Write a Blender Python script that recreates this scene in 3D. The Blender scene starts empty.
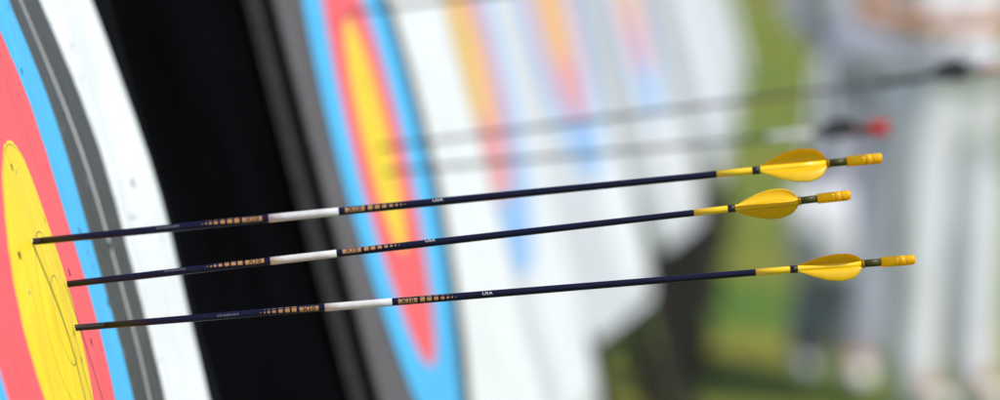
import bpy, bmesh, math, random
from mathutils import Vector, Matrix

random.seed(7)
R = math.radians
sc = bpy.context.scene
COL = sc.collection

# ------------------------------------------------------------------ render
sc.render.engine = 'CYCLES'
sc.cycles.use_denoising = True
sc.cycles.max_bounces = 10
sc.cycles.transparent_max_bounces = 8
sc.view_settings.view_transform = 'Standard'
sc.view_settings.look = 'None'
sc.view_settings.gamma = 1.0
sc.view_settings.use_curve_mapping = False
sc.view_settings.exposure = 0.32

# ------------------------------------------------------------------ camera
CAM = Vector((0.0, 0.0, 1.59))
FPX = 4266.0                       # focal length in units of a 1000 wide frame
YAW, PITCH = math.atan(306 / FPX), math.atan(334 / FPX)
fwd = Vector((-math.sin(YAW) * math.cos(PITCH), math.cos(YAW) * math.cos(PITCH), -math.sin(PITCH)))
right = fwd.cross(Vector((0, 0, 1))).normalized()
upv = right.cross(fwd).normalized()
D0 = 2.74


def unproj(px, py, depth):
    return CAM + fwd * depth + right * ((px - 500) / FPX * depth) + upv * ((200 - py) / FPX * depth)


def on_ground(px, py):
    d = fwd * FPX + right * (px - 500) + upv * (200 - py)
    return CAM + d * (CAM.z / -d.z)


cam = bpy.data.cameras.new('camera')
cam.sensor_width = 36.0
cam.sensor_fit = 'HORIZONTAL'
cam.lens = 36.0 * FPX / 1000
cam.clip_start = 0.05
cam.clip_end = 3000
cam.dof.use_dof = True
cam.dof.focus_distance = 2.80
cam.dof.aperture_fstop = 4.4
cam.dof.aperture_blades = 9
co = bpy.data.objects.new('camera', cam)
COL.objects.link(co)
m = Matrix((right, upv, -fwd)).transposed().to_4x4()
m.translation = CAM
co.matrix_world = m
sc.camera = co

# ------------------------------------------------------------------ light
SUN = Vector((0.50, -0.34, 0.80)).normalized()
w = bpy.data.worlds.new('World')
sc.world = w
w.use_nodes = True
nt = w.node_tree
sky = nt.nodes.new('ShaderNodeTexSky')
sky.sky_type = 'NISHITA'
sky.sun_disc = False
sky.sun_elevation = math.asin(SUN.z)
sky.sun_rotation = math.atan2(SUN.x, SUN.y)
nt.links.new(sky.outputs[0], nt.nodes['Background'].inputs[0])
nt.nodes['Background'].inputs[1].default_value = 0.11
sl = bpy.data.lights.new('sun', 'SUN')
sl.energy = 3.6
sl.angle = R(0.5)
sl.color = (1.0, 0.955, 0.89)
so = bpy.data.objects.new('sun', sl)
COL.objects.link(so)
so.rotation_euler = SUN.to_track_quat('Z', 'Y').to_euler()
so.location = (3, -2, 6)

# ------------------------------------------------------------------ materials


def mat(name, col, rough=0.6, metallic=0.0, noise=0.0, nscale=20.0, bump=0.0, bscale=60.0, spec=0.5, sheen=0.0, stretch=None):
    m = bpy.data.materials.new(name)
    m.use_nodes = True
    t = m.node_tree
    b = t.nodes['Principled BSDF']
    b.inputs['Base Color'].default_value = (*col, 1)
    b.inputs['Roughness'].default_value = rough
    b.inputs['Metallic'].default_value = metallic
    b.inputs['Specular IOR Level'].default_value = spec
    if sheen:
        b.inputs['Sheen Weight'].default_value = sheen
    tc = t.nodes.new('ShaderNodeTexCoord')
    src = tc.outputs['Object']
    if stretch:
        mp = t.nodes.new('ShaderNodeMapping')
        mp.inputs['Scale'].default_value = stretch
        t.links.new(src, mp.inputs[0])
        src = mp.outputs[0]
    if noise:
        n = t.nodes.new('ShaderNodeTexNoise')
        n.inputs['Scale'].default_value = nscale
        n.inputs['Detail'].default_value = 5
        t.links.new(src, n.inputs['Vector'])
        r = t.nodes.new('ShaderNodeValToRGB')
        r.color_ramp.elements[0].color = (*[max(0, c * (1 - noise)) for c in col], 1)
        r.color_ramp.elements[1].color = (*[min(1, c * (1 + noise)) for c in col], 1)
        r.color_ramp.elements[0].position = 0.3
        r.color_ramp.elements[1].position = 0.7
        t.links.new(n.outputs[0], r.inputs[0])
        t.links.new(r.outputs[0], b.inputs['Base Color'])
    if bump:
        n2 = t.nodes.new('ShaderNodeTexNoise')
        n2.inputs['Scale'].default_value = bscale
        n2.inputs['Detail'].default_value = 6
        t.links.new(src, n2.inputs['Vector'])
        bp = t.nodes.new('ShaderNodeBump')
        bp.inputs['Strength'].default_value = bump
        bp.inputs['Distance'].default_value = 0.01
        t.links.new(n2.outputs[0], bp.inputs['Height'])
        t.links.new(bp.outputs[0], b.inputs['Normal'])
    return m


def face_material(name, stops, lines, holes=True, wear=0.0028):
    """printed paper: colour by distance from the middle (UV = metres from the centre)"""
    m = bpy.data.materials.new(name)
    m.use_nodes = True
    t = m.node_tree
    N, L = t.nodes, t.links
    b = N['Principled BSDF']
    b.inputs['Roughness'].default_value = 0.5
    b.inputs['Specular IOR Level'].default_value = 0.25
    uv = N.new('ShaderNodeUVMap')
    uv.uv_map = 'face'
    ln = N.new('ShaderNodeVectorMath')
    ln.operation = 'LENGTH'
    L.new(uv.outputs[0], ln.inputs[0])
    ns = N.new('ShaderNodeTexNoise')
    ns.inputs['Scale'].default_value = 55
    ns.inputs['Detail'].default_value = 2
    L.new(uv.outputs[0], ns.inputs['Vector'])

    def math_(op, a, bb, c=None):
        n = N.new('ShaderNodeMath')
        n.operation = op
        for i, x in enumerate((a, bb, c)):
            if x is None:
                continue
            if isinstance(x, (int, float)):
                n.inputs[i].default_value = x
            else:
                L.new(x, n.inputs[i])
        return n.outputs[0]
    off = math_('MULTIPLY', math_('SUBTRACT', ns.outputs[0], 0.5), wear * 2)
    rr = math_('ADD', ln.outputs['Value'], off)
    ramp = N.new('ShaderNodeValToRGB')
    cr = ramp.color_ramp
    cr.interpolation = 'CONSTANT'
    cr.elements[0].position = 0
    cr.elements[0].color = (*stops[0][1], 1)
    cr.elements[1].position = stops[1][0]
    cr.elements[1].color = (*stops[1][1], 1)
    for p, c in stops[2:]:
        e = cr.elements.new(p)
        e.color = (*c, 1)
    L.new(rr, ramp.inputs[0])
    col = ramp.outputs[0]

    def over(col, fac, c):
        mx = N.new('ShaderNodeMix')
        mx.data_type = 'RGBA'
        L.new(fac, mx.inputs['Factor'])
        L.new(col, mx.inputs['A'])
        mx.inputs['B'].default_value = (*c, 1)
        return mx.outputs['Result']
    for r0, wd, c, a in lines:
        d = math_('ABSOLUTE', math_('SUBTRACT', ln.outputs['Value'], r0), 0)
        f = math_('MULTIPLY', math_('LESS_THAN', d, wd), a)
        col = over(col, f, c)
    # faint print / paper mottling
    n2 = N.new('ShaderNodeTexNoise')
    n2.inputs['Scale'].default_value = 9
    n2.inputs['Detail'].default_value = 6
    L.new(uv.outputs[0], n2.inputs['Vector'])
    mr = N.new('ShaderNodeMapRange')
    mr.inputs['From Min'].default_value = 0.3
    mr.inputs['From Max'].default_value = 0.7
    mr.inputs['To Min'].default_value = 0.93
    mr.inputs['To Max'].default_value = 1.05
    L.new(n2.outputs[0], mr.inputs[0])
    mu = N.new('ShaderNodeMix')
    mu.data_type = 'RGBA'
    mu.blend_type = 'MULTIPLY'
    mu.inputs['Factor'].default_value = 1
    L.new(col, mu.inputs['A'])
    L.new(mr.outputs[0], mu.inputs['B'])
    col = mu.outputs['Result']
    if holes:
        vo = N.new('ShaderNodeTexVoronoi')
        vo.inputs['Scale'].default_value = 24
        vo.inputs['Randomness'].default_value = 1
        vo.voronoi_dimensions = '2D'
        L.new(uv.outputs[0], vo.inputs['Vector'])
        sep = N.new('ShaderNodeSeparateColor')
        L.new(vo.outputs['Color'], sep.inputs[0])
        pick = math_('GREATER_THAN', sep.outputs[0], 0.72)
        wob = math_('ADD', vo.outputs['Distance'], math_('MULTIPLY', math_('SUBTRACT', ns.outputs[0], 0.5), 0.06))
        dot = math_('LESS_THAN', wob, 0.036)
        rim = math_('LESS_THAN', wob, 0.075)
        col = over(col, math_('MULTIPLY', math_('MULTIPLY', pick, rim), 0.15), (0.75, 0.72, 0.62))
        col = over(col, math_('MULTIPLY', math_('MULTIPLY', pick, dot), 0.85), (0.02, 0.02, 0.02))
    L.new(col, b.inputs['Base Color'])
    # crumpled paper
    n3 = N.new('ShaderNodeTexNoise')
    n3.inputs['Scale'].default_value = 26
    n3.inputs['Detail'].default_value = 4
    L.new(uv.outputs[0], n3.inputs['Vector'])
    bp = N.new('ShaderNodeBump')
    bp.inputs['Strength'].default_value = 0.25
    bp.inputs['Distance'].default_value = 0.006
    L.new(n3.outputs[0], bp.inputs['Height'])
    mp = N.new('ShaderNodeMapping')
    mp.inputs['Scale'].default_value = (16, 2.2, 1)
    mp.inputs['Rotation'].default_value = (0, 0, .12)
    L.new(uv.outputs[0], mp.inputs[0])
    n4 = N.new('ShaderNodeTexNoise')
    n4.inputs['Scale'].default_value = 1.6
    n4.inputs['Detail'].default_value = 3
    n4.inputs['Distortion'].default_value = .6
    L.new(mp.outputs[0], n4.inputs['Vector'])
    bp2 = N.new('ShaderNodeBump')
    bp2.inputs['Strength'].default_value = 0.5
    bp2.inputs['Distance'].default_value = 0.012
    L.new(n4.outputs[0], bp2.inputs['Height'])
    L.new(bp.outputs[0], bp2.inputs['Normal'])
    L.new(bp2.outputs[0], b.inputs['Normal'])
    return m


YEL, RED, BLU = (0.86, 0.62, 0.022), (0.86, 0.105, 0.13), (0.065, 0.46, 0.86)
BLK, WHT = (0.054, 0.056, 0.060), (0.70, 0.725, 0.75)
M_face1 = face_material('printed_paper_five_colours', [(0, YEL), (.122, RED), (.244, BLU), (.366, BLK), (.488, WHT)],
                        [(.0305, .0006, (.03, .025, .01), .6), (.061, .0006, (.03, .025, .01), .6), (.183, .0005, (.1, .02, .02), .4),
                         (.122, .0006, (.05, .02, .01), .5), (.427, .0032, (.55, .55, .56), .8),
                         (.3665, .0012, (.03, .04, .06), .6), (.549, .0008, (.45, .45, .45), .5)])
M_face2 = face_material('printed_paper_three_colours', [(0, YEL), (.122, RED), (.244, BLU), (.366, (.02, .02, .02)), (.425, WHT)],
                        [(.061, .001, (.03, .025, .01), .8)])
M_face3 = face_material('blur_washed_printed_paper', [(0, (.72, .47, .15)), (.122, (.70, .31, .33)), (.244, (.26, .46, .76)), (.366, (.70, .72, .75))],
                        [(.061, .001, (.03, .025, .01), .8)])  # ring colours paled to imitate the wash of lens blur on far targets
M_blank = mat('pale_cover_sheet', (0.62, 0.65, 0.71), 0.6, noise=0.06, nscale=3, bump=0.3, bscale=8)
M_boss_black = mat('black_foam', (0.0022, 0.0022, 0.0034), 0.95, noise=0.8, nscale=5, bump=0.7, bscale=9, spec=0.06, stretch=(3, 6, .6))
M_boss_grey = mat('grey_foam', (0.108, 0.102, 0.112), 0.85, noise=0.12, nscale=14, bump=0.3, bscale=50, spec=0.2)
M_boss_dgrey = mat('dark_grey_foam', (0.042, 0.041, 0.044), 0.85, noise=0.12, nscale=14, bump=0.3, bscale=50, spec=0.2)
M_boss_white = mat('pale_foam', (0.52, 0.54, 0.58), 0.7, noise=0.06, nscale=5, bump=0.3, bscale=30)
M_wood = mat('weathered_dark_wood', (0.017, 0.014, 0.012), 0.85, noise=0.5, nscale=6, bump=0.4, bscale=20, stretch=(8, 8, .7))
M_pin = mat('steel_pin', (0.3, 0.3, 0.32), 0.3, metallic=1.0)

# ------------------------------------------------------------------ helpers


def link(name, me, material=None, parent=None):
    o = bpy.data.objects.new(name, me)
    COL.objects.link(o)
    if material is not None and me is not None:
        for mm in (material if isinstance(material, (list, tuple)) else [material]):
            me.materials.append(mm)
    if parent is not None:
        o.parent = parent
    return o


def bm_obj(name, bm, material=None, parent=None, smooth=False):
    bmesh.ops.recalc_face_normals(bm, faces=bm.faces[:])
    me = bpy.data.meshes.new(name)
    bm.to_mesh(me)
    bm.free()
    if smooth:
        for p in me.polygons:
            p.use_smooth = True
    return link(name, me, material, parent)


def thing(name, label, cat, loc=(0, 0, 0), group=None):
    o = bpy.data.objects.new(name, None)
    COL.objects.link(o)
    o.empty_display_size = 0.05
    o.location = loc
    tag(o, label, cat, group)
    return o


def tag(o, label=None, cat=None, group=None, kind=None):
    for k, v in (('label', label), ('category', cat), ('group', group), ('kind', kind)):
        if v:
            o[k] = v
    return o


def lathe(bm, prof, seg=20, axis=Vector((1, 0, 0)), caps=True):
    """prof: (x, r) along local X"""
    rings = []
    for x, r in prof:
        rings.append([bm.verts.new((x, r * math.cos(2 * math.pi * k / seg), r * math.sin(2 * math.pi * k / seg))) for k in range(seg)])
    for a, b in zip(rings, rings[1:]):
        for k in range(seg):
            bm.faces.new((a[k], a[(k + 1) % seg], b[(k + 1) % seg], b[k]))
    if caps:
        bm.faces.new(rings[0])
        bm.faces.new(rings[-1])
    return rings


def bar(bm, a, b, w, h, bev=0.004):
    a, b = Vector(a), Vector(b)
    d = b - a
    q = d.to_track_quat('Z', 'Y')
    mtx = Matrix.Translation((a + b) / 2) @ q.to_matrix().to_4x4() @ Matrix.Diagonal((w, h, d.length, 1))
    r = bmesh.ops.create_cube(bm, size=1, matrix=mtx)
    es = list({e for v in r['verts'] for e in v.link_edges})
    if bev:
        bmesh.ops.bevel(bm, geom=es, offset=bev, segments=2, affect='EDGES')


# ------------------------------------------------------------------ targets
LEAN = R(15.0)


def interp(u, tab):
    if u <= tab[0][0]:
        return tab[0][1]
    for (a, fa), (b, fb) in zip(tab, tab[1:]):
        if u <= b:
            t = (u - a) / (b - a)
            t = t * t * (3 - 2 * t)
            return fa + (fb - fa) * t
    return tab[-1][1]


def smooth_curve(u, tab):
    """Catmull-Rom through the table"""
    if u <= tab[0][0]:
        return tab[0][1]
    if u >= tab[-1][0]:
        return tab[-1][1]
    for i in range(len(tab) - 1):
        if u <= tab[i + 1][0]:
            break
    (x1, y1), (x2, y2) = tab[i], tab[i + 1]
    x0, y0 = tab[i - 1] if i > 0 else (x1 - 1, y1)
    x3, y3 = tab[i + 2] if i + 2 < len(tab) else (x2 + 1, y2)
    m1, m2 = (y2 - y0) / (x2 - x0), (y3 - y1) / (x3 - x1)
    t, d = (u - x1) / (x2 - x1), x2 - x1
    return (2*t**3 - 3*t*t + 1) * y1 + (t**3 - 2*t*t + t) * d * m1 + (3*t*t - 2*t**3) * y2 + (t**3 - t*t) * d * m2


PROF1 = [(-.66, .004), (-.30, .005), (-.122, .004), (-.03, .0045), (.03, .002), (.12, -.0037), (.244, -.0097), (.366, -.016), (.43, -.0133), (.488, -.0098), (.61, .0068), (.66, .010)]


def h_first(u, v):
    g = math.exp(-((u + .00) ** 2 + v ** 2) / (.075 ** 2)) * .0060
    k = max(0.0, v) ** 2 / .0462 * max(0, 1 - abs(u - .34) / .27) * -.0045
    return smooth_curve(u, PROF1) + k + g + .0012 * math.sin(9 * v + 3 * u) + .0007 * math.sin(31 * v + 11 * u) + .0005 * math.sin(47 * u - 14 * v)


def h_grey(u, v):
    return h_flat(u, v) + smooth_curve(u, [(-.50, -.006), (-.366, -.003), (-.244, -.001), (-.122, -.003), (0, -.0045), (.122, -.006), (.244, -.006), (.366, .001), (.43, .006), (.70, .034), (.82, .046)])


def h_flat(u, v):
    return .0015 * math.sin(8 * v + 5 * u)


def corner(u, v, u0, u1, v0, v1, r):
    """move a grid point so that the rectangle gets rounded corners"""
    cu = max(0.0, u - (u1 - r), (u0 + r) - u)
    cv = max(0.0, v - (v1 - r), (v0 + r) - v)
    if r and cu > 0 and cv > 0:
        k = max(cu, cv) / math.hypot(cu, cv)
        u += (cu * k - cu) * (1 if u > (u0 + u1) / 2 else -1)
        v += (cv * k - cv) * (1 if v > (v0 + v1) / 2 else -1)
    return u, v


def polar_sheet(radius, h, off, thick=.0005, nr=48, ns=120, squeeze=1.0):
    """round paper lying on the boss; local x = out of the face, y = u, z = v"""
    bm = bmesh.new()
    uvl = bm.loops.layers.uv.new('face')
    rings = []
    pos = {}
    c = bm.verts.new((h(0, 0) + off, 0, 0))
    pos[c] = (0, 0)
    for i in range(1, nr + 1):
        ring = []
        for k in range(ns):
            a = 2 * math.pi * k / ns
            rr = radius * i / nr
            if i == nr:
                rr += .0012 * math.sin(7 * a) + .001 * math.sin(19 * a + 1)
            u, v = rr * math.cos(a), rr * math.sin(a)
            p = bm.verts.new((h(u, v * squeeze) + off, u, v * squeeze))
            pos[p] = (u, v)
            ring.append(p)
        rings.append(ring)
    fs = []
    for k in range(ns):
        fs.append(bm.faces.new((c, rings[0][k], rings[0][(k + 1) % ns])))
    for a, b in zip(rings, rings[1:]):
        for k in range(ns):
            fs.append(bm.faces.new((a[k], b[k], b[(k + 1) % ns], a[(k + 1) % ns])))
    # thickness: skirt to the boss
    low = []
    for p in rings[-1]:
        q = bm.verts.new(p.co + Vector((-thick, 0, 0)))
        pos[q] = pos[p]
        low.append(q)
    for k in range(ns):
        bm.faces.new((rings[-1][k], low[k], low[(k + 1) % ns], rings[-1][(k + 1) % ns]))
    for f in bm.faces:
        for l in f.loops:
            l[uvl].uv = pos[l.vert]
    return bm


def half_sheet(rl, ur, h, off, top=.62, bottom=-.62, thick=.0006, r=0.0):
    """sheet trimmed round on its near side and straight on its far side"""
    bm = bmesh.new()
    uvl = bm.loops.layers.uv.new('face')
    nv, nu = 60, 48
    pos = {}
    g = []
    for j in range(nv + 1):
        v = bottom + (top - bottom) * j / nv
        s = max(0.0, 1 - (v / rl) ** 2) if abs(v) < rl else 0
        ul = -rl * math.sqrt(s) if s > 0 else 0.0
        row = []
        for i in range(nu + 1):
            u, w_ = corner(ul + (ur - ul) * i / nu, v, -9, ur, bottom, top, r)
            p = bm.verts.new((h(u, w_) + off, u, w_))
            pos[p] = (u, w_)
            row.append(p)
        g.append(row)
    for j in range(nv):
        for i in range(nu):
            bm.faces.new((g[j][i], g[j][i + 1], g[j + 1][i + 1], g[j + 1][i]))
    border = [g[0][i] for i in range(nu + 1)] + [g[j][nu] for j in range(1, nv + 1)] + \
             [g[nv][i] for i in range(nu - 1, -1, -1)] + [g[j][0] for j in range(nv - 1, 0, -1)]
    low = []
    for p in border:
        q = bm.verts.new(p.co + Vector((-thick, 0, 0)))
        pos[q] = pos[p]
        low.append(q)
    n = len(border)
    for k in range(n):
        bm.faces.new((border[k], low[k], low[(k + 1) % n], border[(k + 1) % n]))
    for f in bm.faces:
        for l in f.loops:
            l[uvl].uv = pos[l.vert]
    return bm


def slab(u0, u1, v0, v1, x0, x1, h, n=36, r=0.0):
    """foam layer between depths x0 (back) and x1 (front), its front following h"""
    bm = bmesh.new()
    F, B = {}, {}
    for i in range(n + 1):
        for j in range(n + 1):
            u = u0 + (u1 - u0) * i / n
            v = v0 + (v1 - v0) * j / n
            u, v = corner(u, v, u0, u1, v0, v1, r)
            F[i, j] = bm.verts.new((x1 + h(u, v), u, v))
            if i in (0, n) or j in (0, n) or x0 > -.19:
                B[i, j] = bm.verts.new((x0 + (h(u, v) if x0 > -.19 else 0), u, v))
    for i in range(n):
        for j in range(n):
            bm.faces.new((F[i, j], F[i + 1, j], F[i + 1, j + 1], F[i, j + 1]))
    per = [(i, 0) for i in range(n)] + [(n, j) for j in range(n)] + [(i, n) for i in range(n, 0, -1)] + [(0, j) for j in range(n, 0, -1)]
    for a, b in zip(per, per[1:] + per[:1]):
        bm.faces.new((F[a], B[a], B[b], F[b]))
    if x0 > -.19:
        for i in range(n):
            for j in range(n):
                bm.faces.new((B[i, j], B[i, j + 1], B[i + 1, j + 1], B[i + 1, j]))
    else:
        bm.faces.new([B[p] for p in per])
    return bm


def target(label, x, y, zc, rot, u0, u1, kind, group, lean=LEAN):
    t = thing('archery_target', label, 'archery target', (x, y, zc), group)
    # local x = out of the face, y = along the row, z = up the face
    t.rotation_euler = (Matrix.Rotation(-rot, 4, 'Z') @ Matrix.Rotation(-lean, 4, 'Y')).to_euler()
    v0, v1 = -.65, .65
    if kind == 'first':
        h = h_first
        bm_obj('boss', slab(u0, u1, v0, v1, -.22, -.001, h, 60), M_boss_black, t, True)
        bm_obj('target_face', polar_sheet(.612, h, .0, nr=100, ns=200, squeeze=.97), M_face1, t, True)
    elif kind == 'grey':
        h = h_grey
        b = bm_obj('boss', slab(u0, u1, v0, v1, -.26, -.034, h), M_boss_black, t)
        bm_obj('foam_layer', slab(u0 - .004, u1, v0, v1, -.029, -.016, h), M_boss_dgrey, b)
        bm_obj('foam_layer', slab(u0 + .03, u1 - .01, v0 + .01, v1 - .01, -.0155, -.0055, h), M_boss_black, b)
        bm_obj('foam_layer', slab(u0, u1, v0, v1, -.005, -.001, h), M_boss_grey, b)
        bm_obj('target_face', half_sheet(.372, u1 - .004, h, 0), M_face2, t, True)
    elif kind == 'print':
        h = h_flat
        bm_obj('boss', slab(u0, u1, v0, v1, -.20, -.001, h, r=.16), M_boss_white, t)
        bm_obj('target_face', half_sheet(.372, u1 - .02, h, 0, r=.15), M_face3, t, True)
    else:
        h = h_flat
        bm_obj('boss', slab(u0, u1, v0, v1, -.20, -.001, h, r=.16), M_boss_white, t)
        c = bm_obj('cover_sheet', slab(u0 + .02, u1 - .02, v0 + .02, v1 - .02, -.0008, .0006, h, r=.15), M_blank, t, True)
    # easel: two front legs, one back leg, ledge under the boss
    inv = t.matrix_basis.inverted()
    um = (u0 + u1) / 2

    def ground_at(p):   # world point -> local
        return inv @ Vector(p)
    for s in (-1, 1):
        bm = bmesh.new()
        top = t.matrix_basis @ Vector((-.245 if kind == 'grey' else -.205, um + s * .34, .80))
        low = t.matrix_basis @ Vector((-.245 if kind == 'grey' else -.205, um + s * .46, -.65))
        d = (low - top)
        foot = top + d * (top.z / -d.z)
        bar(bm, inv @ (top - d * .0), inv @ foot, .07, .045)
        lg = bm_obj('leg', bm, M_wood, t)
        # legs sit just behind the boss
        lg.location.x -= .05
    bm = bmesh.new()
    top = t.matrix_basis @ Vector((-.30, um, .74))
    foot = Vector((top.x - .75, top.y, 0))
    bar(bm, inv @ top, inv @ foot, .06, .045)
    bm_obj('leg', bm, M_wood, t).location.x -= .03
    bm = bmesh.new()
    bar(bm, Vector((-.15, um - .60, -.680)), Vector((-.15, um + .60, -.680)), .045, .12)
    bm_obj('ledge', bm, M_wood, t)
    bm = bmesh.new()
    bar(bm, Vector((-.31, um - .43, .40)), Vector((-.31, um + .43, .40)), .05, .04)
    bm_obj('crossbar', bm, M_wood, t)
    return t


bpy.context.view_layer.update()
c1 = unproj(51, 324, D0)
G = 'archery targets standing in one long row'
TARGETS = []
T1 = target('nearest target, yellow centre at left, pierced by three yellow-fletched arrows', c1.x, c1.y, c1.z, R(-2.0), -.66, .635, 'first', G)
c2 = unproj(380, 134, D0 * 1.61)
T2 = target('blurred target with blue outer ring on a grey-edged black boss, second from the camera', c2.x, c2.y, c2.z, R(-.2), -.49, .725, 'grey', G, R(14.2))
zc = c1.z
rest = [
    (3, -.535, 4.0, .50, 'print', 'washed-out target right behind the grey-edged one, its gold centre half hidden'),
    (4, -.522, 5.2, .45, 'print', 'washed-out target whose pink and orange rings show beyond the half-hidden gold centre'),
    (5, -.462, 4.2, .50, 'print', 'pale target with faint lilac and light blue rings, last one with colours'),
    (6, -.405, 1.0, .64, 'blank', 'plain white target just beyond the last one with coloured rings'),
    (7, -.412, 0.5, .64, 'blank', 'plain white target second beyond the last one with coloured rings'),
    (8, -.425, 0.0, .64, 'blank', 'plain white target third beyond the last one with coloured rings'),
    (9, -.430, 0.0, .64, 'blank', 'plain white target with its right edge against the grass, farthest of the row'),
]
for n, x, rot, u1, kind, lab in rest:
    TARGETS.append(target(lab, x, D0 * (1 + .73 * (n - 1)), zc, R(rot), -.62, u1, kind, G))

# ------------------------------------------------------------------ arrows


def glossy(name, col, rough, coat=0.0, spec=.5):
    m = mat(name, col, rough, spec=spec)
    b = m.node_tree.nodes['Principled BSDF']
    b.inputs['Coat Weight'].default_value = coat
    b.inputs['Coat Roughness'].default_value = 0.08
    return m


M_shaft = glossy('navy_carbon', (0.0030, 0.0026, 0.022), 0.30, 0.0, .30)
M_point = glossy('gunmetal', (0.022, 0.014, 0.012), 0.35, 0.0, .3)
M_wrap = glossy('yellow_wrap', (0.85, 0.55, 0.012), 0.35, 0.3)
M_band = mat('black_band', (0.006, 0.006, 0.008), 0.5)
M_white = mat('white_paper_label', (0.53, 0.54, 0.55), 0.6, noise=0.06, nscale=300)
M_gold = mat('gold_print', (0.34, 0.18, 0.065), 0.4, noise=0.15, nscale=900)
M_ink = mat('black_ink', (0.008, 0.008, 0.01), 0.5)
M_wink = mat('white_ink', (0.55, 0.56, 0.6), 0.5)
M_gink = mat('grey_ink', (0.16, 0.17, 0.21), 0.5)


def thin_film(name, col, tcol, mixf=.45, rough=.3):
    m = bpy.data.materials.new(name)
    m.use_nodes = True
    t = m.node_tree
    b = t.nodes['Principled BSDF']
    b.inputs['Base Color'].default_value = (*col, 1)
    b.inputs['Roughness'].default_value = rough
    tr = t.nodes.new('ShaderNodeBsdfTranslucent')
    tr.inputs[0].default_value = (*tcol, 1)
    mx = t.nodes.new('ShaderNodeMixShader')
    mx.inputs[0].default_value = mixf
    t.links.new(b.outputs[0], mx.inputs[1])
    t.links.new(tr.outputs[0], mx.inputs[2])
    t.links.new(mx.outputs[0], t.nodes['Material Output'].inputs[0])
    return m


M_vane = thin_film('yellow_vane_film', (0.88, 0.61, 0.010), (0.95, 0.58, 0.006), .38, .4)
M_vblack = mat('black_vane', (0.008, 0.008, 0.010), 0.5)


def amber(name, col, tcol, tint):
    m = thin_film(name, tcol, tcol, .5)
    t = m.node_tree
    gl = t.nodes.new('ShaderNodeBsdfGlass')
    gl.inputs['Color'].default_value = (*col, 1)
    gl.inputs['Roughness'].default_value = 0.06
    gl.inputs['IOR'].default_value = 1.3
    old = [n for n in t.nodes if n.type == 'MIX_SHADER'][0]
    mx = t.nodes.new('ShaderNodeMixShader')
    mx.inputs[0].default_value = tint
    t.links.new(old.outputs[0], mx.inputs[1])
    t.links.new(gl.outputs[0], mx.inputs[2])
    t.links.new(mx.outputs[0], t.nodes['Material Output'].inputs[0])
    return m


M_nock = amber('amber_plastic', (1.0, 0.74, 0.05), (1.0, 0.62, 0.014), .55)
M_ntip = thin_film('bright_yellow_plastic', (0.95, 0.62, 0.012), (1.0, 0.66, 0.01), .5, .25)
M_nred = amber('red_plastic', (1.0, 0.08, 0.06), (0.85, 0.05, 0.05), .3)
M_npink = amber('pink_plastic', (1.0, 0.6, 0.55), (0.75, 0.48, 0.44), .3)

LEN = 0.70


def rad(s):
    return interp(s, [(.034, .0021), (.10, .0022), (.30, .0025), (.42, .0025), (.56, .0022), (.62, .0020)])


def wrapped(bm, phi0, r):
    """bend a flat mesh (x along the shaft, y round it) onto the shaft"""
    for i in range(-8, 9):
        y = i * .0003
        bmesh.ops.bisect_plane(bm, geom=bm.verts[:] + bm.edges[:] + bm.faces[:], plane_co=(0, y, 0), plane_no=(0, 1, 0))
    bmesh.ops.triangulate(bm, faces=bm.faces[:])
    for v in bm.verts:
        x, y = v.co.x, v.co.y
        a = phi0 + y / r
        # angle 0 faces local -Y (the camera), growing towards +Z
        v.co = Vector((x, -r * math.cos(a), r * math.sin(a)))
    return bm


def text_bm(txt, size, x, align='CENTER', sx=1.0, bold=0.0):
    cu = bpy.data.curves.new('lettering', 'FONT')
    cu.body = txt
    cu.size = size
    cu.align_x = align
    cu.align_y = 'CENTER'
    cu.resolution_u = 3
    cu.offset = bold
    o = bpy.data.objects.new('lettering', cu)
    COL.objects.link(o)
    dg = bpy.context.evaluated_depsgraph_get()
    me = bpy.data.meshes.new_from_object(o.evaluated_get(dg))
    bm = bmesh.new()
    bm.from_mesh(me)
    bpy.data.objects.remove(o)
    bpy.data.curves.remove(cu)
    bpy.data.meshes.remove(me)
    for v in bm.verts:
        v.co.x = v.co.x * sx + x
    return bm


def rect_bm(bm, x0, x1, y0, y1):
    vs = [bm.verts.new(p) for p in ((x0, y0, 0), (x1, y0, 0), (x1, y1, 0), (x0, y1, 0))]
    bm.faces.new(vs)


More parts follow.
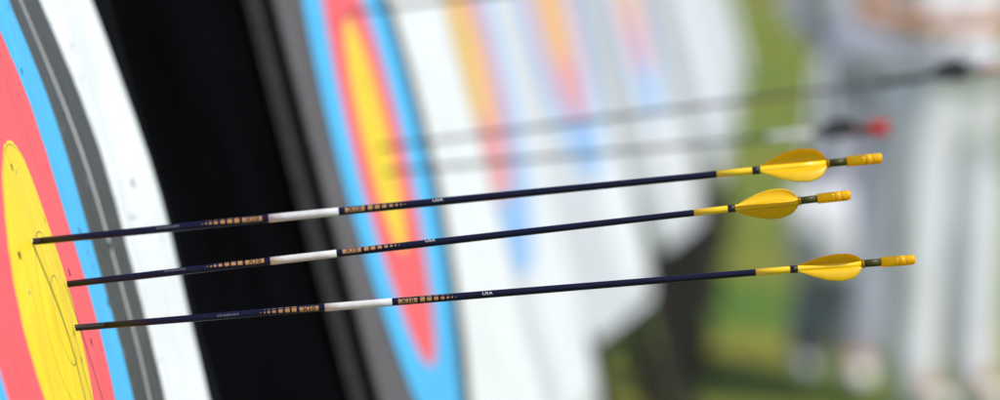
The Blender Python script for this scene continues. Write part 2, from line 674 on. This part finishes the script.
def vane_mesh(ang, x_front, x_back, r0, hmax, curl, helix=.12):
    bm = bmesh.new()
    nt_, nw = 28, 9
    th = .00010
    P = {}
    for i in range(nt_ + 1):
        t = i / nt_
        if t < .66:
            H = hmax * math.sin(math.pi / 2 * (t / .66)) ** 1.05
        else:
            q = (t - .66) / .34
            H = hmax * max(.10, (1 - q ** 2.4) ** .62)
        H = max(H * (1 + .012 * math.sin(31 * t + ang * 5)), .0004)
        x = x_front + (x_back - x_front) * t
        a = ang + helix * (t - .5)
        er = Vector((0, math.cos(a), math.sin(a)))
        et = Vector((0, -math.sin(a), math.cos(a)))
        rr, tt = r0, 0.0
        for k in range(nw + 1):
            P[i, k, 0] = bm.verts.new(Vector((x, 0, 0)) + er * rr + et * (tt - th))
            P[i, k, 1] = bm.verts.new(Vector((x, 0, 0)) + er * rr + et * (tt + th))
            c = curl * (k / nw) ** 1.1
            rr += math.cos(c) * H / nw
            tt += math.sin(c) * H / nw
    for i in range(nt_):
        for k in range(nw):
            bm.faces.new((P[i, k, 0], P[i + 1, k, 0], P[i + 1, k + 1, 0], P[i, k + 1, 0]))
            bm.faces.new((P[i, k, 1], P[i, k + 1, 1], P[i + 1, k + 1, 1], P[i + 1, k, 1]))
        bm.faces.new((P[i, 0, 0], P[i, 0, 1], P[i + 1, 0, 1], P[i + 1, 0, 0]))
        bm.faces.new((P[i, nw, 0], P[i + 1, nw, 0], P[i + 1, nw, 1], P[i, nw, 1]))
    for i in (0, nt_):
        for k in range(nw):
            bm.faces.new((P[i, k, 0], P[i, k + 1, 0], P[i, k + 1, 1], P[i, k, 1]))
    return bm


def tube_part(name, s0, s1, radf, material, parent, n=6, extra=0.0):
    bm = bmesh.new()
    lathe(bm, [(LEN - (s0 + (s1 - s0) * i / n), radf(s0 + (s1 - s0) * i / n) + extra) for i in range(n + 1)], 24)
    o = bm_obj(name, bm, material, parent)
    for p in o.data.polygons:
        p.use_smooth = len(p.vertices) == 4
    return o


def nock(parent, M, Mpin, Mtip=None):
    bm = bmesh.new()
    X = lambda s: LEN - s
    lathe(bm, [(X(.0352), .0024), (X(.0350), .0030), (X(.0337), .0031), (X(.0335), .0024)], 24)
    lathe(bm, [(X(.0228), .0022), (X(.0226), .0031), (X(.0220), .0033), (X(.0130), .0034), (X(.0100), .0034), (X(.0098), .0020)], 24)
    o = bm_obj('nock', bm, M, parent)
    for p in o.data.polygons:
        p.use_smooth = len(p.vertices) == 4
    bm = bmesh.new()
    lathe(bm, [(X(.0112), .0022), (X(.0110), .00338), (X(.0088), .00345), (X(.0064), .0034), (X(.0062), .0020)], 24)
    # two ears either side of the string slot
    for sgn in (-1, 1):
        secs = []
        for (s, ro, yi) in ((.0070, .0033, .0011), (.0050, .0034, .0013), (.0036, .0034, .0008), (.0012, .0033, .0012), (.0, .0029, .0018)):
            pts = []
            K = 9
            lim = math.acos(min(.98, yi / ro))
            for k in range(K + 1):
                a = -lim + 2 * lim * k / K
                pts.append((ro * math.cos(a) * sgn, ro * math.sin(a)))
            secs.append([bm.verts.new((X(s), p[1], p[0])) for p in pts])
        for A, B in zip(secs, secs[1:]):
            n = len(A)
            for k in range(n):
                bm.faces.new((A[k], A[(k + 1) % n], B[(k + 1) % n], B[k]))
        bm.faces.new(secs[0])
        bm.faces.new(secs[-1])
    tip = bm_obj('string_groove', bm, Mtip or M, o)
    for p in tip.data.polygons:
        p.use_smooth = len(p.vertices) == 4
    bm = bmesh.new()
    lathe(bm, [(X(.0345), .0025), (X(.0222), .0025)], 16)
    bm_obj('nock_pin', bm, Mpin, o, True)
    return o


M_npin = glossy('olive_pin', (0.050, 0.046, 0.008), .45, 0, .3)


def ray_arrow(label, group, pa, pb, da, db, nock_roll, roll_vane, roll_print, scheme, vh=.0118):
    """pa, pb: where the arrow meets the target and where its nock ends"""
    A = unproj(pa[0], pa[1], da)
    B = unproj(pb[0], pb[1], db)
    d = (B - A).normalized()
    origin = B - d * LEN
    t = thing('arrow', label, 'arrow', origin, group)
    # local x = towards the nock, local -y = roughly towards the camera
    yv = Vector((0, 0, 1)).cross(d).normalized()
    zv = d.cross(yv).normalized()
    t.rotation_euler = Matrix((d, yv, zv)).transposed().to_euler()
    if scheme == 'yellow':
        Ms, Mw, Mv, Mn, Mp = M_shaft, M_wrap, M_vane, M_nock, M_npin
    elif scheme == 'red':
        Ms, Mw, Mv, Mn, Mp = M_dshaft, M_white, M_vblack, M_nred, M_npin
    else:
        Ms, Mw, Mv, Mn, Mp = M_dshaft, M_band, M_vblack, M_npink, M_npin
    k = 1.0 if scheme == 'yellow' else .9
    RD = lambda s: rad(s) * k
    sh = tube_part('shaft', .0345, .535, RD, Ms, t, 16)
    # point
    bm = bmesh.new()
    lathe(bm, [(LEN - .535, RD(.535) * .97), (LEN - .60, .0022 * k), (LEN - .675, .0021 * k), (LEN - .692, .0014 * k), (LEN - .70, .0002)], 20)
    bm_obj('point', bm, M_point, t, True)
    tube_part('wrap', .0350 if scheme == 'yellow' else .082, .1053 if scheme == 'yellow' else .13, RD, Mw, t, 4, .00012 if scheme == 'yellow' else .0020)
    tube_part('band', .0775, .0825, RD, M_band, t, 2, .00030)
    for q in range(3):
        vx = (LEN - .0785, LEN - .0352)
        bm_obj('vane', vane_mesh(roll_vane + q * 2 * math.pi / 3, vx[0], vx[1], .0021 * k, vh * (1, 1.04, .96)[q] if scheme == 'yellow' else .0125, 1.35 + .12 * (q - 1) if scheme == 'yellow' else .15), Mv, t, True)
    nk = nock(t, Mn, Mp, M_ntip if scheme == 'yellow' else None)
    nk.rotation_euler.x = nock_roll
    if scheme != 'yellow':
        nk.scale = (1, 2.2, 2.2) if scheme == 'red' else (1, 1.4, 1.4)
    if scheme == 'yellow':
        lb = tube_part('label_band', .3455, .3900, RD, M_white, t, 4, .00013)
        r = RD(.37) + .00006
        # gold boxes either side of the label, lettering in them, and shrinking squares
        for sgn in (-1, 1):
            def sx(a):
                return LEN - (.36775 + sgn * a)
            bm = bmesh.new()
            xs = sorted((sx(.0263), sx(.0389)))
            rect_bm(bm, xs[0], xs[1], -.0017, .0017)
            for i, (a0, a1) in enumerate(((.0408, .0440), (.0453, .0484), (.0499, .0528), (.0545, .0568), (.0583, .0600), (.0614, .0624), (.0641, .0646))):
                xs = sorted((sx(a0), sx(a1)))
                hh = max(.0003, .0014 - .00017 * i)
                rect_bm(bm, xs[0], xs[1], -hh, hh)
                if i < 6:
                    rect_bm(bm, xs[0], xs[1], .0020, .0020 + hh * .4)
            pr = bm_obj('gold_print', wrapped(bm, roll_print, r), M_gold, sh)
            bm_obj('lettering', wrapped(text_bm('X10', .0040, LEN - (.36775 + sgn * .0326), sx=1.25, bold=.00011), roll_print, r + .00006), M_ink, sh)
        bm_obj('lettering', wrapped(text_bm('USA', .0030, LEN - .2825, sx=1.25), roll_print + .25, RD(.2825) + .00008), M_wink, sh)
        bm_obj('lettering', wrapped(text_bm('ATI-INFO-819', .0022, LEN - .454, sx=1.1), roll_print + .1, RD(.454) + .00008), M_gink, sh)
    return t


M_dshaft = glossy('dark_carbon', (0.035, 0.036, 0.038), .45)
GA = 'yellow-fletched arrows in the nearest target'
ray_arrow('uppermost of the three yellow-fletched arrows, entering the yellow near its middle', GA, (30, 242), (882, 158), D0 - .04, D0 - .04, R(68), R(200), R(18), 'yellow')
ray_arrow('middle of the three yellow-fletched arrows, its nock ending farthest left', GA, (70, 284), (850.5, 195), D0 + .11, D0 + .11, R(52), R(148), R(30), 'yellow', .0104)
ray_arrow('lowest of the three yellow-fletched arrows, its nock reaching farthest right', GA, (75, 328), (915, 259.5), D0 + .07, D0 + .07, R(80), R(216), R(4), 'yellow', .0097)
M_hole = mat('dark_puncture', (0.03, 0.028, 0.026), .9)
M_torn = mat('torn_paper', (0.72, 0.55, 0.10), .8, noise=.2, nscale=300)
bpy.context.view_layer.update()
face1 = [c for c in T1.children if c.name.startswith('target_face')][0]
fm = face1.matrix_world.inverted()
for o in [o for o in COL.objects if o.get('group') == GA]:
    p0 = fm @ o.matrix_world @ Vector((0, 0, 0))
    p1 = fm @ o.matrix_world @ Vector((LEN, 0, 0))
    f = 0.0
    for i in range(2001):            # where the shaft passes the paper
        q = p0.lerp(p1, i / 2000)
        if q.x > h_first(q.y, q.z):
            break
    bm = bmesh.new()
    K = 11
    ri = []
    for k in range(K):
        a = 2 * math.pi * k / K
        for r_, lift in ((.0022, random.uniform(.0004, .0013)), (random.uniform(.0030, .0042), .0002)):
            y, z = q.y + r_ * math.cos(a + random.uniform(-.15, .15)), q.z + r_ * math.sin(a)
            ri.append(bm.verts.new((h_first(y, z) + lift, y, z)))
    for k in range(K):
        a, b_ = ri[2 * k], ri[2 * k + 1]
        c, d = ri[(2 * k + 2) % (2 * K)], ri[(2 * k + 3) % (2 * K)]
        bm.faces.new((a, b_, d, c))
    bm_obj('torn_rim', bm, M_torn, face1)
rnd = random.Random(3)
for (u, v) in ((.312, .022), (.325, .010), (.300, .038), (.335, .030), (.425, .016), (.455, .030), (.150, .020), (.080, .062), (-.085, .052),
               (.035, -.012), (.085, -.034), (.205, .160), (.265, .205), (.520, .028), (.545, .052), (-.020, .105), (.170, -.030), (.360, -.020), (.395, .120)):
    bm = bmesh.new()
    c = bm.verts.new((h_first(u, v) + .0004, u, v))
    vs = []
    rr = rnd.uniform(.0016, .0030)
    for k in range(12):
        a = 2 * math.pi * k / 12
        q = rr * rnd.uniform(.6, 1.25)
        y, z = u + q * math.cos(a), v + q * 1.15 * math.sin(a)
        vs.append(bm.verts.new((h_first(y, z) + .0003, y, z)))
    for k in range(12):
        bm.faces.new((c, vs[k], vs[(k + 1) % 12]))
    bm_obj('arrow_hole', bm, M_hole, face1)
D2 = D0 * 1.61
GB = 'blurred arrows in the grey-edged target'
ray_arrow('blurred dark arrow with black vanes and pink nock, reaching the right edge of the picture', GB, (378, 148), (1003, 67), D2, D2, 0, R(90), 0, 'pink')
ray_arrow('blurred dark arrow with black vanes and a red nock', GB, (384, 172), (891, 127), D2, D2, 0, R(80), 0, 'red')
ray_arrow('blurred dark arrow leaving the top of the picture above the two other blurred ones', GB, (345, 13), (905, -58), D2, D2, 0, R(70), 0, 'red')

# ------------------------------------------------------------------ ground
gm = bpy.data.materials.new('mown_grass')
gm.use_nodes = True
t = gm.node_tree
b = t.nodes['Principled BSDF']
b.inputs['Roughness'].default_value = 0.8
b.inputs['Specular IOR Level'].default_value = 0.2
tc = t.nodes.new('ShaderNodeTexCoord')


def noise_(scale, detail, src=None):
    n = t.nodes.new('ShaderNodeTexNoise')
    n.inputs['Scale'].default_value = scale
    n.inputs['Detail'].default_value = detail
    t.links.new(src or tc.outputs['Object'], n.inputs['Vector'])
    return n.outputs[0]


r1 = t.nodes.new('ShaderNodeValToRGB')
els = r1.color_ramp.elements
els[0].position, els[0].color = .36, (0.120, 0.235, 0.034, 1)
els[1].position, els[1].color = .64, (0.350, 0.310, 0.045, 1)
e = els.new(.5)
e.color = (0.215, 0.270, 0.040, 1)
t.links.new(noise_(.55, 3), r1.inputs[0])
r2 = t.nodes.new('ShaderNodeValToRGB')
r2.color_ramp.elements[0].position, r2.color_ramp.elements[0].color = .3, (.55, .55, .5, 1)
r2.color_ramp.elements[1].position, r2.color_ramp.elements[1].color = .75, (1.15, 1.15, 1.1, 1)
t.links.new(noise_(38, 6), r2.inputs[0])
mx = t.nodes.new('ShaderNodeMix')
mx.data_type = 'RGBA'
mx.blend_type = 'MULTIPLY'
mx.inputs['Factor'].default_value = 1
t.links.new(r1.outputs[0], mx.inputs['A'])
t.links.new(r2.outputs[0], mx.inputs['B'])
t.links.new(mx.outputs['Result'], b.inputs['Base Color'])
bp = t.nodes.new('ShaderNodeBump')
bp.inputs['Strength'].default_value = .8
bp.inputs['Distance'].default_value = .04
t.links.new(noise_(60, 4), bp.inputs['Height'])
t.links.new(bp.outputs[0], b.inputs['Normal'])
bm = bmesh.new()
vs = [bm.verts.new(p) for p in ((-600, -200, 0), (600, -200, 0), (600, 1500, 0), (-600, 1500, 0))]
bm.faces.new(vs)
tag(bm_obj('ground', bm, gm), kind='structure')

# ------------------------------------------------------------------ people
M_skin = mat('skin', (0.47, 0.25, 0.15), 0.5)
M_hair = mat('dark_hair', (0.02, 0.014, 0.01), 0.6)
M_cloth_white = mat('white_cotton', (0.66, 0.68, 0.74), 0.85, noise=.08, nscale=6, bump=.5, bscale=7)
M_cloth_pale = mat('pale_grey_cotton', (0.55, 0.56, 0.63), 0.85, noise=.08, nscale=6, bump=.5, bscale=7)
M_cloth_slate = mat('slate_blue_cotton', (0.33, 0.35, 0.42), 0.85, noise=.15, nscale=6, bump=.5, bscale=7)
M_cloth_tan = mat('tan_cotton', (0.40, 0.22, 0.10), 0.85, noise=.15, nscale=6, bump=.5, bscale=7)
M_shoe = mat('white_leather', (0.80, 0.81, 0.83), 0.5)
M_eye = mat('eye', (0.03, 0.02, 0.02), 0.2)
M_black = mat('black_rubber', (0.012, 0.012, 0.014), 0.6)


def skin_mesh(verts, edges, radii, root=0, sub=2):
    me = bpy.data.meshes.new('tmp')
    me.from_pydata(verts, edges, [])
    o = bpy.data.objects.new('tmp', me)
    COL.objects.link(o)
    o.modifiers.new('skin', 'SKIN').use_smooth_shade = True
    sv = me.skin_vertices[0].data
    for i, r in enumerate(radii):
        sv[i].radius = (r, r) if not isinstance(r, tuple) else r
        sv[i].use_root = (i == root)
    o.modifiers.new('sub', 'SUBSURF').levels = sub
    o.modifiers['sub'].render_levels = sub
    dg = bpy.context.evaluated_depsgraph_get()
    out = bpy.data.meshes.new_from_object(o.evaluated_get(dg))
    bpy.data.objects.remove(o)
    bpy.data.meshes.remove(me)
    for p in out.polygons:
        p.use_smooth = True
    return out


class Graph:
    def __init__(s):
        s.v, s.e, s.r = [], [], []

    def add(s, p, r, parent=None):
        s.v.append(tuple(p))
        s.r.append(r)
        if parent is not None:
            s.e.append((parent, len(s.v) - 1))
        return len(s.v) - 1


def person(label, loc, rz, pose, top_m, leg_m, shoe_m, group=None, sleeve=True):
    """pose: dict of joints in the person's own frame (x to their left, -y forward, z up)"""
    t = thing('person', label, 'person', loc, group)
    t.rotation_euler = (0, 0, rz)
    J = {k: Vector(v) for k, v in pose.items()}
    g = Graph()
    pel = g.add((0, 0, .98), .125)
    bel = g.add((0, .0, 1.12), .115, pel)
    che = g.add((0, .0, 1.30), .135, bel)
    nkb = g.add((0, .01, 1.46), .075, che)
    nk = g.add((0, -.005, 1.53), .055, nkb)
    hd0 = g.add((0, -.015, 1.60), .074, nk)
    hd1 = g.add((0, -.012, 1.68), .092, hd0)
    g.add((0, .0, 1.75), .07, hd1)
    nose = g.add((0, -.112, 1.655), .014, hd0)
    for sgn, S in ((1, 'l'), (-1, 'r')):
        sh = g.add((.185 * sgn, .01, 1.42), .062, che)
        el = g.add(J['elbow_' + S], .044, sh)
        wr = g.add(J['wrist_' + S], .029, el)
        hd = J['hand_' + S]
        W = J['wrist_' + S]
        ax = (hd - W).normalized()
        side = ax.cross(Vector((0, 1, 0)))
        if side.length < .2:
            side = ax.cross(Vector((0, 0, 1)))
        side.normalize()
        nrm = side.cross(ax).normalized()
        palm = g.add(W + ax * .055, .030, wr)
        for i, ln in enumerate((.068, .078, .073, .056)):
            o1 = g.add(W + ax * .095 + side * (.030 - .020 * i), .0095, palm)
            o2 = g.add(Vector(g.v[o1]) + ax * ln * .5 + nrm * .010, .0088, o1)
            g.add(Vector(g.v[o2]) + ax * ln * .42 + nrm * .026, .0078, o2)
        th1 = g.add(W + ax * .035 + side * .034 + nrm * .012, .0115, palm)
        g.add(W + ax * .070 + side * .056 + nrm * .026, .0095, th1)
        hp = g.add((.095 * sgn, 0, .93), .095, pel)
        kn = g.add(J['knee_' + S], .060, hp)
        an = g.add(J['ankle_' + S], .042, kn)
        a = J['ankle_' + S]
        td = J.get('toe_' + S, a + Vector((0, -.16, -.05)))
        g.add(td, .035, an)
    g.v = [tuple(Vector(p)) for p in g.v]
    body = link('body', skin_mesh(g.v, g.e, g.r), M_skin, t)
    # hair, eyes
    bm = bmesh.new()
    bmesh.ops.create_uvsphere(bm, u_segments=20, v_segments=12, radius=1, matrix=Matrix.Translation((0, .018, 1.71)) @ Matrix.Diagonal((.094, .104, .098, 1)))
    for v in bm.verts:
        if v.co.y < -.06 and v.co.z < 1.745:
            v.co.y = -.05
    bm_obj('hair', bm, M_hair, body, True)
    for sgn in (-1, 1):
        bm = bmesh.new()
        bmesh.ops.create_uvsphere(bm, u_segments=10, v_segments=8, radius=.011, matrix=Matrix.Translation((.032 * sgn, -.090, 1.675)))
        bm_obj('eye', bm, M_eye, body, True)
    bm = bmesh.new()
    bmesh.ops.create_uvsphere(bm, u_segments=10, v_segments=6, radius=1, matrix=Matrix.Translation((0, -.082, 1.61)) @ Matrix.Diagonal((.024, .010, .007, 1)))
    bm_obj('mouth', bm, mat('lips', (.35, .12, .1), .5), body, True)
    # shirt
    g = Graph()
    c0 = g.add((0, 0, 1.14), .135)
    q0 = g.add((0, 0, 1.02), .178, c0)
    g.add((0, 0, .90), .195, q0)
    c1_ = g.add((0, 0, 1.30), .150, c0)
    g.add((0, .01, 1.46), .085, c1_)
    for sgn, S in ((1, 'l'), (-1, 'r')):
        s1 = g.add((.19 * sgn, .01, 1.42), .078, c1_)
        e = J['elbow_' + S]
        q = Vector((.19 * sgn, .01, 1.42)).lerp(e, .65 if not sleeve else 1.0)
        s2 = g.add(q, .066 if not sleeve else .060, s1)
        if sleeve:
            g.add(e.lerp(J['wrist_' + S], .72), .048, s2)
    link('shirt', skin_mesh(g.v, g.e, g.r), top_m, t)
    # trousers
    g = Graph()
    p0 = g.add((0, 0, .97), .185)
    q0 = g.add((0, 0, 1.06), .165, p0)
    g.add((0, 0, 1.13), .150, q0)
    for sgn, S in ((1, 'l'), (-1, 'r')):
        hp = g.add((.10 * sgn, 0, .86), .118, p0)
        kn = g.add(J['knee_' + S] + Vector((0, .005, 0)), .090, hp)
        a = J['ankle_' + S]
        g.add(a.lerp(J['knee_' + S], .5), .082, kn)
        g.add(a + Vector((0, -.005, -.055)), .080, len(g.v) - 1)
    link('trousers', skin_mesh(g.v, g.e, g.r), leg_m, t)
    for S in 'lr':
        a = J['ankle_' + S]
        td = J.get('toe_' + S, a + Vector((0, -.16, -.05)))
        g = Graph()
        f = (td - a)
        f.z = 0
        f.normalize()
        z0 = a.z - .048
        h0 = g.add(Vector((a.x, a.y, z0)) - f * .05, .046)
        h1 = g.add(Vector((a.x, a.y, z0 + .01)) + f * .03, .052, h0)
        h2 = g.add(Vector((a.x, a.y, z0 - .004)) + f * .12, .046, h1)
        g.add(Vector((a.x, a.y, z0 - .012)) + f * .19, .034, h2)
        link('shoe', skin_mesh(g.v, g.e, g.r), shoe_m, t)
    return t


STAND = dict(elbow_l=(.27, .03, 1.15), wrist_l=(.28, -.05, .90), hand_l=(.28, -.07, .80),
             elbow_r=(-.27, .03, 1.15), wrist_r=(-.28, -.05, .90), hand_r=(-.28, -.07, .80),
             knee_l=(.105, -.01, .50), ankle_l=(.11, .02, .095), knee_r=(-.105, -.01, .50), ankle_r=(-.11, .02, .095))
GP = 'people standing on the grass'
p = on_ground(942, 412)
pose = dict(STAND)
pose.update(elbow_l=(.29, .02, 1.13), wrist_l=(.20, -.16, 1.00), hand_l=(.17, -.20, .92),
            elbow_r=(-.28, .04, 1.16), wrist_r=(-.10, -.20, 1.13), hand_r=(0.0, -.24, 1.14))
person('person all in white with bare forearms held before the waist', (p.x, p.y, 0), R(38), pose, M_cloth_white, M_cloth_white, M_shoe, GP, sleeve=False)
p = on_ground(872, 378)
pose = dict(STAND)
pose.update(knee_l=(.01, -.11, .50), ankle_l=(-.07, -.17, .095), knee_r=(-.13, -.02, .50), ankle_r=(-.20, .06, .095),
            elbow_r=(-.23, .12, 1.16), wrist_r=(-.12, .17, .99), hand_r=(-.04, .19, .96),
            elbow_l=(.24, .08, 1.15), wrist_l=(.17, .04, .92), hand_l=(.16, .02, .82))
pl = person('person in slate blue trousers, pale shirt and white shoes', (p.x, p.y, 0), R(5), pose, M_cloth_pale, M_cloth_slate, M_shoe, GP)
# the white cloth bag slung from that person's belt
bag = thing('bag', 'white cloth bag hanging in front of the leg of the person in slate blue trousers', 'bag', (p.x - .165, p.y - .19, .335))
bm = bmesh.new()
rings = []
for z, wx, wy in ((0, .075, .03), (.015, .095, .045), (.10, .105, .055), (.20, .10, .045), (.27, .095, .022)):
    rings.append([bm.verts.new((wx * math.copysign(abs(math.cos(a)) ** .7, math.cos(a)), wy * math.copysign(abs(math.sin(a)) ** .7, math.sin(a)), z + .004 * math.sin(3 * a)))
                  for a in [2 * math.pi * k / 28 for k in range(28)]])
for A, B in zip(rings, rings[1:]):
    for k in range(28):
        bm.faces.new((A[k], A[(k + 1) % 28], B[(k + 1) % 28], B[k]))
bm.faces.new(rings[0])
bm.faces.new(rings[-1])
bm_obj('pouch', bm, M_cloth_white, bag, True)
for sy in (-1, 1):
    g = Graph()
    q = g.add((-.06, sy * .018, .262), .009)
    q = g.add((-.030, sy * .014, .46), .009, q)
    q = g.add((-.012, sy * .010, .66), .009, q)
    q = g.add((.012, sy * .010, .66), .009, q)
    q = g.add((.030, sy * .014, .46), .009, q)
    q = g.add((.06, sy * .018, .262), .009, q)
    link('strap', skin_mesh(g.v, g.e, g.r, sub=1), M_cloth_white, bag)
p = on_ground(776, 4)
person('far-off person in tan trousers, only the legs in view at the top', (p.x, p.y, 0), R(-10), STAND, M_cloth_pale, M_cloth_tan, M_shoe, GP)
